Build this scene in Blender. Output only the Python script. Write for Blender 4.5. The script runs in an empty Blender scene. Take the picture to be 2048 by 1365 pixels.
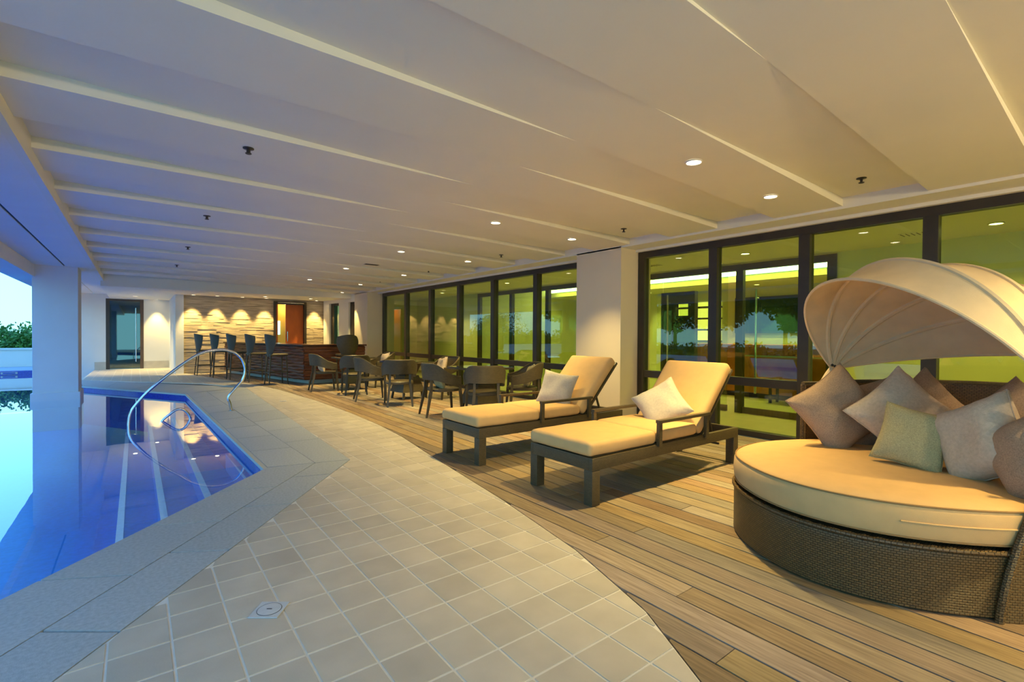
import bpy, bmesh, math, random
from mathutils import Vector, Matrix, noise
random.seed(7)
PI = math.pi
S = bpy.context.scene
COL = S.collection

# ---------------------------------------------------------------- camera
F_PX, YAW, PITCH, ROLL, EYE = 972.3, math.radians(37.78), math.radians(-0.674), math.radians(0.376), 1.27
fw = Vector((math.sin(YAW)*math.cos(PITCH), math.cos(YAW)*math.cos(PITCH), math.sin(PITCH)))
r0 = Vector((math.cos(YAW), -math.sin(YAW), 0)); u0 = r0.cross(fw)
rt = r0*math.cos(ROLL)+u0*math.sin(ROLL); up = u0*math.cos(ROLL)-r0*math.sin(ROLL)
cam = bpy.data.cameras.new('camera'); co = bpy.data.objects.new('camera', cam); COL.objects.link(co)
cam.sensor_width = 36; cam.lens = F_PX/2048*36; cam.clip_start = .05; cam.clip_end = 400
co.matrix_world = Matrix(((rt.x, up.x, -fw.x, 0), (rt.y, up.y, -fw.y, 0), (rt.z, up.z, -fw.z, EYE), (0, 0, 0, 1)))
S.camera = co
# ---------------------------------------------------------------- view + world
S.view_settings.view_transform = 'Standard'; S.view_settings.look = 'None'
S.view_settings.exposure = 0.95; S.view_settings.gamma = 1.0; S.view_settings.use_curve_mapping = False
SKY = 1.2
W = bpy.data.worlds.new('dusk_sky'); S.world = W; W.use_nodes = True
nt = W.node_tree; nt.nodes.clear()
def N(nt, t, **k):
    n = nt.nodes.new(t)
    for a, b in k.items(): setattr(n, a, b)
    return n
wo = N(nt, 'ShaderNodeOutputWorld'); bg = N(nt, 'ShaderNodeBackground'); tc = N(nt, 'ShaderNodeTexCoord')
sx = N(nt, 'ShaderNodeSeparateXYZ'); rp = N(nt, 'ShaderNodeValToRGB'); cl = N(nt, 'ShaderNodeTexNoise')
cr = N(nt, 'ShaderNodeValToRGB'); mx = N(nt, 'ShaderNodeMixRGB')
L = nt.links.new
L(tc.outputs['Generated'], sx.inputs[0]); L(sx.outputs['Z'], rp.inputs[0])
e = rp.color_ramp.elements
e[0].position = 0; e[0].color = (.34, .82, 1.0, 1); e[1].position = 1; e[1].color = (.08, .34, 1.2, 1)
a = e.new(.18); a.color = (.28, .82, 1.1, 1)
a = e.new(.45); a.color = (.16, .55, 1.25, 1)
cl.inputs['Scale'].default_value = 3.0; cl.inputs['Detail'].default_value = 6
L(tc.outputs['Generated'], cl.inputs['Vector']); L(cl.outputs['Fac'], cr.inputs[0])
cr.color_ramp.elements[0].position = .45; cr.color_ramp.elements[1].position = .8
cr.color_ramp.elements[1].color = (.35, .35, .35, 1)
mx.inputs[2].default_value = (.50, .75, .9, 1); L(cr.outputs[0], mx.inputs[0]); L(rp.outputs[0], mx.inputs[1])
L(mx.outputs[0], bg.inputs[0]); bg.inputs[1].default_value = SKY; L(bg.outputs[0], wo.inputs[0])

# ---------------------------------------------------------------- lamps shared settings
WARM = (1.0, .73, .25)
SPOT_W = 215.0
FILL_W = 98.0

# ---------------------------------------------------------------- materials
def mat(name, col, rough=.6, var=0.0, scale=8.0, bump=0.0, bscale=60.0, metal=0.0, spec=.5, rnd=0.0,
        stretch=(1, 1, 1), col2=None, coord='Object', emit=None, estr=0.0, hue=0.0):
    m = bpy.data.materials.new(name); m.use_nodes = True
    nt = m.node_tree; b = nt.nodes['Principled BSDF']; L = nt.links.new
    b.inputs['Roughness'].default_value = rough; b.inputs['Metallic'].default_value = metal
    b.inputs['Specular IOR Level'].default_value = spec
    b.inputs['Base Color'].default_value = (*col, 1)
    tc = N(nt, 'ShaderNodeTexCoord'); mp = N(nt, 'ShaderNodeMapping'); mp.inputs['Scale'].default_value = stretch
    if coord == 'World': L(N(nt, 'ShaderNodeNewGeometry').outputs['Position'], mp.inputs[0])
    else: L(tc.outputs[coord], mp.inputs[0])
    last = None
    if var > 0 or col2:
        nz = N(nt, 'ShaderNodeTexNoise'); nz.inputs['Scale'].default_value = scale; nz.inputs['Detail'].default_value = 5
        L(mp.outputs[0], nz.inputs['Vector'])
        cr = N(nt, 'ShaderNodeValToRGB'); cr.color_ramp.elements[0].position = .3; cr.color_ramp.elements[1].position = .7
        c2 = col2 if col2 else tuple(min(1, c*(1+var)) for c in col)
        c1 = col if col2 else tuple(c*(1-var) for c in col)
        cr.color_ramp.elements[0].color = (*c1, 1); cr.color_ramp.elements[1].color = (*c2, 1)
        L(nz.outputs['Fac'], cr.inputs[0]); last = cr.outputs[0]
    if rnd > 0:
        oi = N(nt, 'ShaderNodeObjectInfo'); hs = N(nt, 'ShaderNodeHueSaturation')
        mr = N(nt, 'ShaderNodeMapRange'); mr.inputs['To Min'].default_value = 1-rnd; mr.inputs['To Max'].default_value = 1+rnd*.8
        L(oi.outputs['Random'], mr.inputs[0]); L(mr.outputs[0], hs.inputs['Value'])
        if last: L(last, hs.inputs['Color'])
        else: hs.inputs['Color'].default_value = (*col, 1)
        if hue:
            wn = N(nt, 'ShaderNodeTexWhiteNoise', noise_dimensions='1D'); L(oi.outputs['Random'], wn.inputs['W'])
            sp = N(nt, 'ShaderNodeSeparateColor'); L(wn.outputs['Color'], sp.inputs[0])
            for ch, key, lo, hi in ((0, 'Hue', .5-hue, .5+hue*.8), (1, 'Saturation', .55, 1.15)):
                m2 = N(nt, 'ShaderNodeMapRange'); m2.inputs['To Min'].default_value = lo; m2.inputs['To Max'].default_value = hi
                L(sp.outputs[ch], m2.inputs[0]); L(m2.outputs[0], hs.inputs[key])
        last = hs.outputs[0]
    if last: L(last, b.inputs['Base Color'])
    if bump > 0:
        bz = N(nt, 'ShaderNodeTexNoise'); bz.inputs['Scale'].default_value = bscale; bz.inputs['Detail'].default_value = 4
        L(mp.outputs[0], bz.inputs['Vector'])
        bp = N(nt, 'ShaderNodeBump'); bp.inputs['Strength'].default_value = bump; bp.inputs['Distance'].default_value = .01
        L(bz.outputs['Fac'], bp.inputs['Height']); L(bp.outputs[0], b.inputs['Normal'])
    if emit:
        b.inputs['Emission Color'].default_value = (*emit, 1); b.inputs['Emission Strength'].default_value = estr
    return m

def weave(name, c1, c2, w, h, bump=.6):
    m = bpy.data.materials.new(name); m.use_nodes = True
    nt = m.node_tree; b = nt.nodes['Principled BSDF']; L = nt.links.new
    b.inputs['Roughness'].default_value = .42
    uv = N(nt, 'ShaderNodeTexCoord'); br = N(nt, 'ShaderNodeTexBrick')
    br.inputs['Color1'].default_value = (*c1, 1); br.inputs['Color2'].default_value = (*[x*1.35 for x in c1], 1)
    br.inputs['Mortar'].default_value = (*c2, 1); br.inputs['Scale'].default_value = 1
    br.inputs['Brick Width'].default_value = w; br.inputs['Row Height'].default_value = h
    br.inputs['Mortar Size'].default_value = h*.16; br.inputs['Mortar Smooth'].default_value = .8
    L(uv.outputs['UV'], br.inputs['Vector']); L(br.outputs['Color'], b.inputs['Base Color'])
    bp = N(nt, 'ShaderNodeBump'); bp.inputs['Strength'].default_value = bump; bp.inputs['Distance'].default_value = .004
    iv = N(nt, 'ShaderNodeMath', operation='SUBTRACT'); iv.inputs[0].default_value = 1
    L(br.outputs['Fac'], iv.inputs[1]); L(iv.outputs[0], bp.inputs['Height']); L(bp.outputs[0], b.inputs['Normal'])
    return m

def glass(name, tint, gloss=(1, 1, 1), ior=1.5, rough=0.0, mul=1.0, add=0.0):
    m = bpy.data.materials.new(name); m.use_nodes = True
    nt = m.node_tree; nt.nodes.clear(); L = nt.links.new
    o = N(nt, 'ShaderNodeOutputMaterial'); t = N(nt, 'ShaderNodeBsdfTransparent'); g = N(nt, 'ShaderNodeBsdfGlossy')
    t.inputs[0].default_value = (*tint, 1); g.inputs[0].default_value = (*gloss, 1); g.inputs['Roughness'].default_value = rough
    fr = N(nt, 'ShaderNodeFresnel'); fr.inputs[0].default_value = ior
    ma = N(nt, 'ShaderNodeMath', operation='MULTIPLY_ADD'); ma.inputs[1].default_value = mul; ma.inputs[2].default_value = add
    ma.use_clamp = True
    ge = N(nt, 'ShaderNodeNewGeometry'); iv = N(nt, 'ShaderNodeMath', operation='SUBTRACT'); iv.inputs[0].default_value = 1
    L(ge.outputs['Backfacing'], iv.inputs[1]); mu = N(nt, 'ShaderNodeMath', operation='MULTIPLY')
    mi = N(nt, 'ShaderNodeMixShader'); L(fr.outputs[0], ma.inputs[0]); L(ma.outputs[0], mu.inputs[0]); L(iv.outputs[0], mu.inputs[1]); L(mu.outputs[0], mi.inputs[0])
    L(t.outputs[0], mi.inputs[1]); L(g.outputs[0], mi.inputs[2]); L(mi.outputs[0], o.inputs[0])
    return m, nt, g

M = {}
M['ceiling'] = mat('ceiling_paint', (.76, .725, .60), .75, .02, 2)
M['white'] = mat('wall_paint', (.77, .74, .64), .7, .02, 2)
M['pillar'] = mat('pillar_shade_grey', (.55, .59, .61), .7, .03, 2)  # bluish shade on the poolside pillars is put into this grey
M['tan'] = mat('tan_column_paint', (.68, .60, .46), .7, .02, 2)
M['yellow_wall'] = mat('interior_yellow_paint', (.72, .72, .48), .7)
M['frame'] = mat('bronze_metal', (.030, .024, .018), .38, .15, 6)
M['tile'] = mat('beige_floor_tile', (.51, .465, .37), .55, .08, 5, .05, 120, rnd=.09, coord='World')
M['grout'] = mat('light_grout', (.72, .69, .60), .8, .05, 20)
M['coping'] = mat('grey_granite', (.40, .44, .44), .65, .14, 55, .15, 200, rnd=.06, coord='World')
M['joint'] = mat('dark_joint', (.05, .052, .055), .8)
M['wood'] = mat('weathered_deck_timber', (.185, .125, .070), .62, 0, 5, .25, 30, rnd=.28, stretch=(13, .7, 1), col2=(.37, .27, .155), coord='World', hue=.016)
M['dark'] = mat('black_void', (.012, .010, .008), .9)
M['pool'] = mat('blue_pool_mosaic', (.012, .22, .56), .35, .18, 18)
M['poolwhite'] = mat('white_step_tile', (.86, .93, .90), .4, .05, 20)
M['poolband'] = mat('waterline_tile', (.012, .04, .33), .25, .25, 30)
M['stone'] = mat('split_ledgestone', (.46, .37, .25), .8, .42, 1.6, .5, 40, stretch=(1.6, 1, 34), coord='World')
M['bar'] = mat('dark_stained_wood', (.16, .046, .018), .4, .35, 6, .15, 30, stretch=(1, 1, 6))
M['bartop'] = mat('bar_top_wood', (.07, .025, .014), .25, .2, 5)
M['kick'] = mat('pale_kick_plate', (.45, .47, .42), .5)
M['orange'] = mat('orange_wood_veneer', (.55, .13, .02), .45, .15, 5, stretch=(1, 1, .3))
M['cushion'] = mat('tan_cushion_fabric', (.62, .395, .17), .85, .04, 12, .12, 350)
M['piping'] = mat('brown_piping', (.30, .17, .06), .8)
M['wicker'] = weave('brown_wicker', (.115, .066, .022), (.042, .026, .009), .021, .0115, 1.0)
M['wickerdark'] = weave('dark_wicker', (.085, .062, .030), (.032, .023, .011), .020, .010, .6)
M['chairw'] = weave('chair_wicker', (.078, .060, .030), (.028, .021, .010), .026, .013, .6)
M['alu'] = mat('dark_metal_legs', (.058, .046, .026), .4)
M['canopy'] = mat('canopy_fabric', (.74, .58, .36), .85, .06, 7, .15, 300)
M['taupe'] = mat('taupe_linen', (.37, .25, .165), .9, .25, 160, .35, 220, stretch=(1, 1, 2))
M['pale'] = mat('pale_linen', (.56, .45, .34), .9, .10, 60, .3, 220)
M['green'] = mat('olive_linen', (.43, .37, .19), .9, .22, 170, .35, 220)
M['greyp'] = mat('light_grey_linen', (.50, .45, .38), .9, .08, 60, .25, 240)
M['steel'] = mat('polished_steel', (.62, .64, .66), .16, metal=1.0)
M['beads'] = mat('dark_beads', (.015, .010, .008), .3)
M['lamp'] = mat('lamp_lens', (1, .95, .8), .5, emit=(1, .88, .6), estr=9)
M['rim'] = mat('white_lamp_rim', (.75, .70, .6), .4)
M['cove'] = mat('cove_glow', (1, .9, .6), .5, emit=(1, .92, .78), estr=7)
M['niche'] = mat('lit_niche_panel', (1, .9, .6), .5, emit=(1, .80, .35), estr=.9)
M['screen'] = mat('dark_screen', (.02, .035, .03), .15)
M['cyan'] = mat('lit_cyan_pane', (.4, .9, 1), .4, emit=(.35, .85, 1), estr=1.0)
M['amber'] = mat('lit_amber_wall', (.62, .45, .06), .6)
M['drain'] = mat('drain_plate', (.52, .56, .58), .45, .05, 30)
M['darkwood'] = mat('dark_ceiling_timber', (.085, .055, .035), .6, .2, 5, stretch=(1, 6, 1))
M['counter'] = mat('orange_counter_wood', (.50, .17, .03), .4, .15, 6)
M['intfloor'] = mat('interior_stone_floor', (.60, .57, .40), .28, .05, 6)
M['foliage'] = mat('green_leaves', (.035, .13, .022), .7, 0, 4, col2=(.12, .30, .035), rnd=.1)
M['foliage2'] = mat('dark_leaves', (.014, .05, .018), .7, 0, 4, col2=(.035, .10, .03), rnd=.1)
M['bark'] = mat('bark', (.09, .065, .045), .9, .3, 12)
M['grass'] = mat('lawn', (.06, .16, .03), .9, .3, 5)
M['text'] = mat('marker_print', (.04, .08, .35), .5)
M['pane'], _, _ = glass('green_tinted_pane', (.80, .89, .56), (1, 1, 1), 1.5, 0, 1.35, .02)
M['clear'], _, _ = glass('clear_inner_pane', (.86, .93, .72), (1, 1, 1), 1.5, 0, 1.2, .01)
M['doorglass'], _, _ = glass('grey_green_door_pane', (.20, .30, .26), (.8, 1, .95), 1.5, .02, 1.6, .08)
M['tableglass'], _, _ = glass('table_glass', (.35, .45, .42), (1, 1, 1), 1.6, .02, 1.8, .1)
M['water'], wnt, wg = glass('pool_water', (.70, .90, .98), (1, 1, 1), 1.48, .004, 1.3, .01)
wz = N(wnt, 'ShaderNodeTexNoise'); wz.inputs['Scale'].default_value = 1.6; wb = N(wnt, 'ShaderNodeBump')
wb.inputs['Strength'].default_value = .012; wb.inputs['Distance'].default_value = .05
wtc = N(wnt, 'ShaderNodeTexCoord'); wnt.links.new(wtc.outputs['Object'], wz.inputs['Vector'])
wnt.links.new(wz.outputs['Fac'], wb.inputs['Height']); wnt.links.new(wb.outputs[0], wg.inputs['Normal'])

# ---------------------------------------------------------------- mesh helpers
class MB:
    def __init__(s): s.bm = bmesh.new(); s.uv = None
    def box(s, x0, x1, y0, y1, z0, z1, bev=0, mtx=None):
        r = bmesh.ops.create_cube(s.bm, size=1)
        vs = r['verts']
        for v in vs: v.co = Vector(((x0+x1)/2+v.co.x*(x1-x0), (y0+y1)/2+v.co.y*(y1-y0), (z0+z1)/2+v.co.z*(z1-z0)))
        if mtx: bmesh.ops.transform(s.bm, matrix=mtx, verts=vs)
        if bev:
            es = list({e for v in vs for e in v.link_edges})
            bmesh.ops.bevel(s.bm, geom=es, offset=bev, segments=2, profile=.6, affect='EDGES')
        return s
    def rbox(s, x0, x1, y0, y1, z0, z1, r, seg=4):
        return s.box(x0, x1, y0, y1, z0, z1) if r <= 0 else s._rb(x0, x1, y0, y1, z0, z1, r, seg)
    def _rb(s, x0, x1, y0, y1, z0, z1, r, seg):
        rr = bmesh.ops.create_cube(s.bm, size=1); vs = rr['verts']
        for v in vs: v.co = Vector(((x0+x1)/2+v.co.x*(x1-x0), (y0+y1)/2+v.co.y*(y1-y0), (z0+z1)/2+v.co.z*(z1-z0)))
        es = list({e for v in vs for e in v.link_edges})
        bmesh.ops.bevel(s.bm, geom=es, offset=r, segments=seg, profile=.5, affect='EDGES'); return s
    def prism(s, pts, z0, z1, top=None):
        n = len(pts)
        a = [s.bm.verts.new((p[0], p[1], z0)) for p in pts]
        b = [s.bm.verts.new(((top or pts)[i][0], (top or pts)[i][1], z1)) for i in range(n)]
        s.bm.faces.new(list(reversed(a))); s.bm.faces.new(b)
        for i in range(n): s.bm.faces.new((a[i], a[(i+1) % n], b[(i+1) % n], b[i]))
        return s
    def bar(s, p, q, w, h, w2=None, h2=None):
        p, q = Vector(p), Vector(q); d = (q-p).normalized()
        ref = Vector((0, 0, 1)) if abs(d.z) < .9 else Vector((1, 0, 0))
        sd = d.cross(ref).normalized(); u = sd.cross(d)
        if abs(d.z) >= .9: sd, u = Vector((1, 0, 0)), Vector((0, 1, 0))
        w2 = w if w2 is None else w2; h2 = h if h2 is None else h2
        a = [s.bm.verts.new(p+sd*i*w/2+u*j*h/2) for i, j in ((-1, -1), (1, -1), (1, 1), (-1, 1))]
        b = [s.bm.verts.new(q+sd*i*w2/2+u*j*h2/2) for i, j in ((-1, -1), (1, -1), (1, 1), (-1, 1))]
        s.bm.faces.new(a[::-1]); s.bm.faces.new(b)
        for i in range(4): s.bm.faces.new((a[i], a[(i+1) % 4], b[(i+1) % 4], b[i]))
        return s
    def tube(s, pts, r, n=8, cap=True, closed=False):
        pts = [Vector(p) for p in pts]; rings = []; prev = None
        for i, p in enumerate(pts):
            a = pts[max(i-1, 0)] if not closed else pts[i-1]; b = pts[min(i+1, len(pts)-1)] if not closed else pts[(i+1) % len(pts)]
            d = (b-a).normalized()
            if prev is None:
                prev = d.orthogonal().normalized()
            prev = (prev-d*prev.dot(d)).normalized(); w = d.cross(prev)
            rr = r[i] if isinstance(r, (list, tuple)) else r
            rings.append([s.bm.verts.new(p+(prev*math.cos(2*PI*k/n)+w*math.sin(2*PI*k/n))*rr) for k in range(n)])
        m = len(rings)
        for i in range(m if closed else m-1):
            A, B = rings[i], rings[(i+1) % m]
            for k in range(n): s.bm.faces.new((A[k], A[(k+1) % n], B[(k+1) % n], B[k]))
        if cap and not closed: s.bm.faces.new(rings[0][::-1]); s.bm.faces.new(rings[-1])
        return s
    def lathe(s, prof, n=24, c=(0, 0)):
        rings = [[s.bm.verts.new((c[0]+r*math.cos(2*PI*k/n), c[1]+r*math.sin(2*PI*k/n), z)) for k in range(n)] for r, z in prof]
        for A, B in zip(rings, rings[1:]):
            for k in range(n): s.bm.faces.new((A[k], A[(k+1) % n], B[(k+1) % n], B[k]))
        s.bm.faces.new(rings[0][::-1]); s.bm.faces.new(rings[-1]); return s
    def grid(s, P, closed_u=False, flip=False):
        V = [[s.bm.verts.new(p) for p in row] for row in P]; nu = len(V); nv = len(V[0])
        for i in range(nu if closed_u else nu-1):
            for j in range(nv-1):
                f = (V[i][j], V[i][j+1], V[(i+1) % nu][j+1], V[(i+1) % nu][j])
                s.bm.faces.new(f[::-1] if flip else f)
        return V
    def shell(s, P, th, closed=False):
        # sheet P[i][j] thickened by th along the local normal
        nu, nv = len(P), len(P[0]); Q = []
        for i in range(nu):
            row = []
            for j in range(nv):
                du = (P[min(i+1, nu-1)][j]-P[max(i-1, 0)][j]); dv = (P[i][min(j+1, nv-1)]-P[i][max(j-1, 0)])
                nn = du.cross(dv); nn = nn.normalized() if nn.length > 1e-9 else Vector((0, 0, 1)); row.append(P[i][j]+nn*th)
            Q.append(row)
        A = s.grid(P); B = s.grid(Q, flip=True)
        def q(a, b, c, d):
            try: s.bm.faces.new((a, b, c, d))
            except ValueError: pass
        for i in range(nu-1): q(A[i][0], A[i+1][0], B[i+1][0], B[i][0]); q(A[i+1][-1], A[i][-1], B[i][-1], B[i+1][-1])
        for j in range(nv-1): q(A[0][j+1], A[0][j], B[0][j], B[0][j+1]); q(A[-1][j], A[-1][j+1], B[-1][j+1], B[-1][j])
        return s
    def mesh(s, name, smooth=False, uvs=True):
        bm = s.bm; bmesh.ops.recalc_face_normals(bm, faces=bm.faces)
        if smooth:
            for f in bm.faces: f.smooth = True
            for e in bm.edges:
                if len(e.link_faces) == 2 and e.calc_face_angle(0) > math.radians(38): e.smooth = False
        if uvs:
            uv = bm.loops.layers.uv.new('uv')
            for f in bm.faces:
                n = f.normal; ax = max(range(3), key=lambda i: abs(n[i]))
                for l in f.loops:
                    c = l.vert.co
                    if ax == 2: l[uv].uv = (c.x, c.y)
                    elif ax == 1: l[uv].uv = (c.x, c.z)
                    else: l[uv].uv = (c.y, c.z)
        me = bpy.data.meshes.new(name); bm.to_mesh(me); bm.free(); return me
    def build(s, name, m, parent=None, smooth=False, **props):
        me = s.mesh(name, smooth); me.materials.append(m)
        return link(name, me, parent, **props)
def link(name, me, parent=None, **props):
    o = bpy.data.objects.new(name, me); COL.objects.link(o)
    if parent is not None: o.parent = parent
    for k, v in props.items(): o[k] = v
    return o
def thing(name, label, cat, loc=(0, 0, 0), rz=0, group=None):
    o = link(name, None, None, label=label, category=cat); o.location = loc; o.rotation_euler = (0, 0, rz)
    if group: o['group'] = group
    return o
def struct(name, mb, m, smooth=False, parent=None):
    o = mb.build(name, m, parent, smooth)
    if parent is None: o['kind'] = 'structure'
    return o
def sempty(name):
    o = link(name, None); o['kind'] = 'structure'; return o
def dup(root, loc, rz, label=None, group=None):
    r = root.copy(); COL.objects.link(r); r.location = loc; r.rotation_euler = (0, 0, rz)
    if label: r['label'] = label
    if group: r['group'] = group
    for ch in list(root.children):
        c = ch.copy(); COL.objects.link(c); c.parent = r
        for g in list(ch.children):
            d = g.copy(); COL.objects.link(d); d.parent = c
    return r
def spot(name, parent, loc, energy, size=85, blend=.7, col=WARM, rad=.04, aim=None):
    l = bpy.data.lights.new(name, 'SPOT'); l.energy = energy; l.color = col; l.spot_size = math.radians(size)
    l.spot_blend = blend; l.shadow_soft_size = rad
    o = bpy.data.objects.new(name, l); COL.objects.link(o); o.location = loc
    if aim: o.rotation_euler = Vector(aim).to_track_quat('-Z', 'Y').to_euler()
    if parent: o.parent = parent
    return o

# ================================================================= GROUND, POOL, COPING
def lerp_path(pts, y):
    for (x0, y0), (x1, y1) in zip(pts, pts[1:]):
        if y0 <= y <= y1: return x0+(x1-x0)*(y-y0)/(y1-y0)
    return pts[0][0] if y < pts[0][1] else pts[-1][0]
OUTER = [(-4.6, -3.11), (-.24, 2.4), (1.72, 4.88), (2.05, 12.94)]            # outer edge of the coping
DECK = [(-1.3, -3.2), (-.1, -1.6), (.75, -.4), (1.25, .33), (1.64, .97), (1.86, 1.38), (2.06, 2.03), (2.24, 3.01), (2.46, 4.58), (2.62, 5.6), (2.71, 6.6), (2.75, 7.85),
        (2.73, 9.5), (2.59, 11.92), (2.3, 13.8), (1.78, 16.0), (1.3, 18.3)]
INNER = [(-5.0, -2.0), (.99, 5.06), (.86, 12.2), (-1.0, 15.41)]

fl = MB()
# base slab of grout below the tiles (one outline from the coping to the deck and to the door recess)
base = [(2.05, 12.94), (1.3, 14.5), (-1.15, 17.3), (-1.1, 21.8), (1.0, 21.8), (1.0, 18.3), (1.3, 18.3), (1.78, 16.0), (2.3, 13.8), (2.59, 11.92), (2.73, 9.5), (2.75, 7.85), (2.71, 6.6), (2.62, 5.6), (2.46, 4.58),
        (2.24, 3.01), (2.06, 2.03), (1.86, 1.38), (1.64, .97), (1.25, .33), (.75, -.4), (-.1, -1.6), (-1.3, -3.2), (-4.6, -3.11), (-.24, 2.4), (1.72, 4.88)]
fl.prism(base, -.2, -.003)
floor = struct('floor', fl, M['grout'])
# tiles
def clip_cell(x0, x1, y0, y1, lf, rf, n=4, brk=()):
    ys = sorted({y0, y1, *[y0+(y1-y0)*k/n for k in range(1, n)], *[b for b in brk if y0 < b < y1]})
    rows = []
    for y in ys:
        a, b = max(x0, lf(y)), min(x1, rf(y))
        rows.append((y, a, b))
    out = []; cur = []
    for r in rows:
        if r[2]-r[1] > .004: cur.append(r)
        elif cur: out.append(cur); cur = []
    if cur: out.append(cur)
    polys = []
    for c in out:
        if len(c) < 2: continue
        if all(abs(r[1]-x0) < 1e-6 and abs(r[2]-x1) < 1e-6 for r in c): c = [c[0], c[-1]]
        polys.append([(r[1], r[0]) for r in c][::-1]+[(r[2], r[0]) for r in c])
    return polys
P = .209
lf = lambda y: lerp_path(OUTER, y)+.004 if y < 12.94 else (2.05-(y-12.94)*.45 if y < 14.6 else (1.3-(y-14.6)*.9))
rf = lambda y: lerp_path(DECK, y)-.006
tiles = []
for j in range(-22, 102):
    y0 = 1.787+j*.2135; y1 = y0+.2135
    if y1 > 21.8: break
    for i in range(-32, 9):
        x0 = 1.161+i*P; x1 = x0+P; g = .0055
        lfy = lf if y0 < 17.3 else (lambda y: -1.1)
        rfy = rf if y0 < 18.3 else (lambda y: .98)
        for pl in clip_cell(x0+g, x1-g, y0+g, y1-g, lambda y: max(lfy(y), -1.1 if y > 12 else -99), rfy, 3, (4.88, 2.4)):
            tiles.append((pl, (x0+x1)/2, (y0+y1)/2))
vis = [t for t in tiles if t[2] > .7 and t[2] > 2.4-(t[1]+.3)*1.7]
vis.sort(key=lambda t: t[2]+.3*abs(t[1]))
near = vis[:298]; nearset = {id(t) for t in near}
std = None
for t in near:
    pl, cx, cy = t
    if len(pl) == 4 and abs((pl[2][0]-pl[1][0])-(P-.011)) < 1e-4:
        if std is None:
            h = (P-.011)/2; hy = (.2135-.011)/2
            m_ = MB(); m_.box(-h, h, -hy, hy, -.02, 0, .0012); std = m_.mesh('tile'); std.materials.append(M['tile'])
        o = link('tile', std, floor); o.location = (cx, cy, 0)
    else:
        m_ = MB(); m_.prism([(p[0]-cx, p[1]-cy) for p in pl], -.02, 0); o = m_.build('tile', M['tile'], floor); o.location = (cx, cy, 0)
rest = MB()
for t in tiles:
    if id(t) not in nearset:
        try: rest.prism(t[0], -.02, 0)
        except Exception: pass
rest.build('far_tiles', M['tile'], floor, kind='stuff')

# deck of boards running towards the bar
deck = struct('deck', MB().prism([(1.3, .33), (2.05, 2.03), (2.46, 4.58), (2.75, 7.85), (2.59, 11.92), (1.78, 16.0), (1.3, 18.3), (6.2, 18.3), (6.2, -3.2), (-1.2, -3.2)][::-1], -.22, -.03), M['dark'])
rf2 = lambda y: lerp_path(DECK, y)+.006
cnt = 0
for i in range(-19, 29):
    x0 = 1.783+i*.1525; x1 = x0+.1525-.010
    if x0 > 6.12: break
    x1 = min(x1, 6.14)
    yy = -3.1+random.uniform(-1.5, 0)
    while yy < 18.25:
        ye = yy+random.choice((5.4, 6.0, 7.2))
        a, b = max(yy, -3.1), min(ye, 18.25)
        if b-a > .3:
            for pl in clip_cell(x0, x1, a, b-.004, rf2, lambda y: 9, max(8, int((b-a)/.06)) if x0 < 2.8 and a < 18 else 1):
                if len(pl) < 4: continue
                cx = sum(p[0] for p in pl)/len(pl); cy = sum(p[1] for p in pl)/len(pl)
                m_ = MB(); m_.prism([(p[0]-cx, p[1]-cy) for p in pl], -.03, random.uniform(-.0012, 0))
                o = m_.build('deck_board', M['wood'], deck); o.location = (cx, cy, 0); cnt += 1
                if cnt > 298: break
        yy = ye
# coping
cp = sempty('pool_coping')
cbase = MB()
cbase.prism([(-5.0, -2.0), (.99, 5.06), (.86, 12.2), (-1.0, 15.41), (-1.15, 17.3), (1.3, 14.5), (2.05, 12.94), (1.72, 4.88), (-.24, 2.4), (-4.6, -3.11)], -.28, -.02)
cbase.build('coping_bed', M['joint'], cp)
def slab(pts, shr=.006, z=0.0):
    c = Vector((sum(p[0] for p in pts)/len(pts), sum(p[1] for p in pts)/len(pts)))
    q = []
    for p in pts:
        v = Vector(p)-c; q.append(v*(1-shr/max(v.length, .01)*1.4))
    if sum(q[i][0]*q[(i+1) % len(q)][1]-q[(i+1) % len(q)][0]*q[i][1] for i in range(len(q))) < 0: q = q[::-1]
    m_ = MB(); m_.prism(q, -.035, z); o = m_.build('coping_slab', M['coping'], cp); o.location = (c[0], c[1], 0)
def L2(a, b, t): return (a[0]+(b[0]-a[0])*t, a[1]+(b[1]-a[1])*t)
A0, A1 = (-5.0, -2.0), (.99, 5.06); B0, B1 = (-4.72, -2.6), (1.40, 4.96); C0, C1 = (-4.6, -3.11), (1.72, 4.88)
def pt_on(a, b, y): return L2(a, b, (y-a[1])/(b[1]-a[1]))
n = 13
ts = [0]+[k/n for k in range(1, n)]+[1]
for k in range(n):
    slab([L2(A0, A1, ts[k]), L2(B0, B1, ts[k]), L2(B0, B1, ts[k+1]), L2(A0, A1, ts[k+1])])
    o_ = .35/n if 0 < k else 0; o2 = .35/n if k+1 < n else 0
    slab([L2(B0, B1, ts[k]+o_), L2(C0, C1, ts[k]+o_), L2(C0, C1, ts[k+1]+o2), L2(B0, B1, ts[k+1]+o2)])
D1, E1, F1 = (.86, 12.2), (1.22, 12.5), (2.05, 12.94)
n = 9
for k in range(n):
    t0, t1 = k/n, (k+1)/n
    slab([L2(A1, D1, t0), L2(B1, E1, t0), L2(B1, E1, t1), L2(A1, D1, t1)], .005)
    s0, s1 = (t0+.04 if k else 0), (t1+.04 if k < n-1 else 1)
    slab([L2(B1, E1, s0), L2(C1, F1, s0), L2(C1, F1, s1), L2(B1, E1, s1)], .005)
G1, H1 = (-1.0, 15.41), (-1.15, 17.3)
for k in range(4):
    t0, t1 = k/4, (k+1)/4
    slab([L2(D1, G1, t0), L2(F1, H1, t0), L2(F1, H1, t1), L2(D1, G1, t1)], .005)
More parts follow.
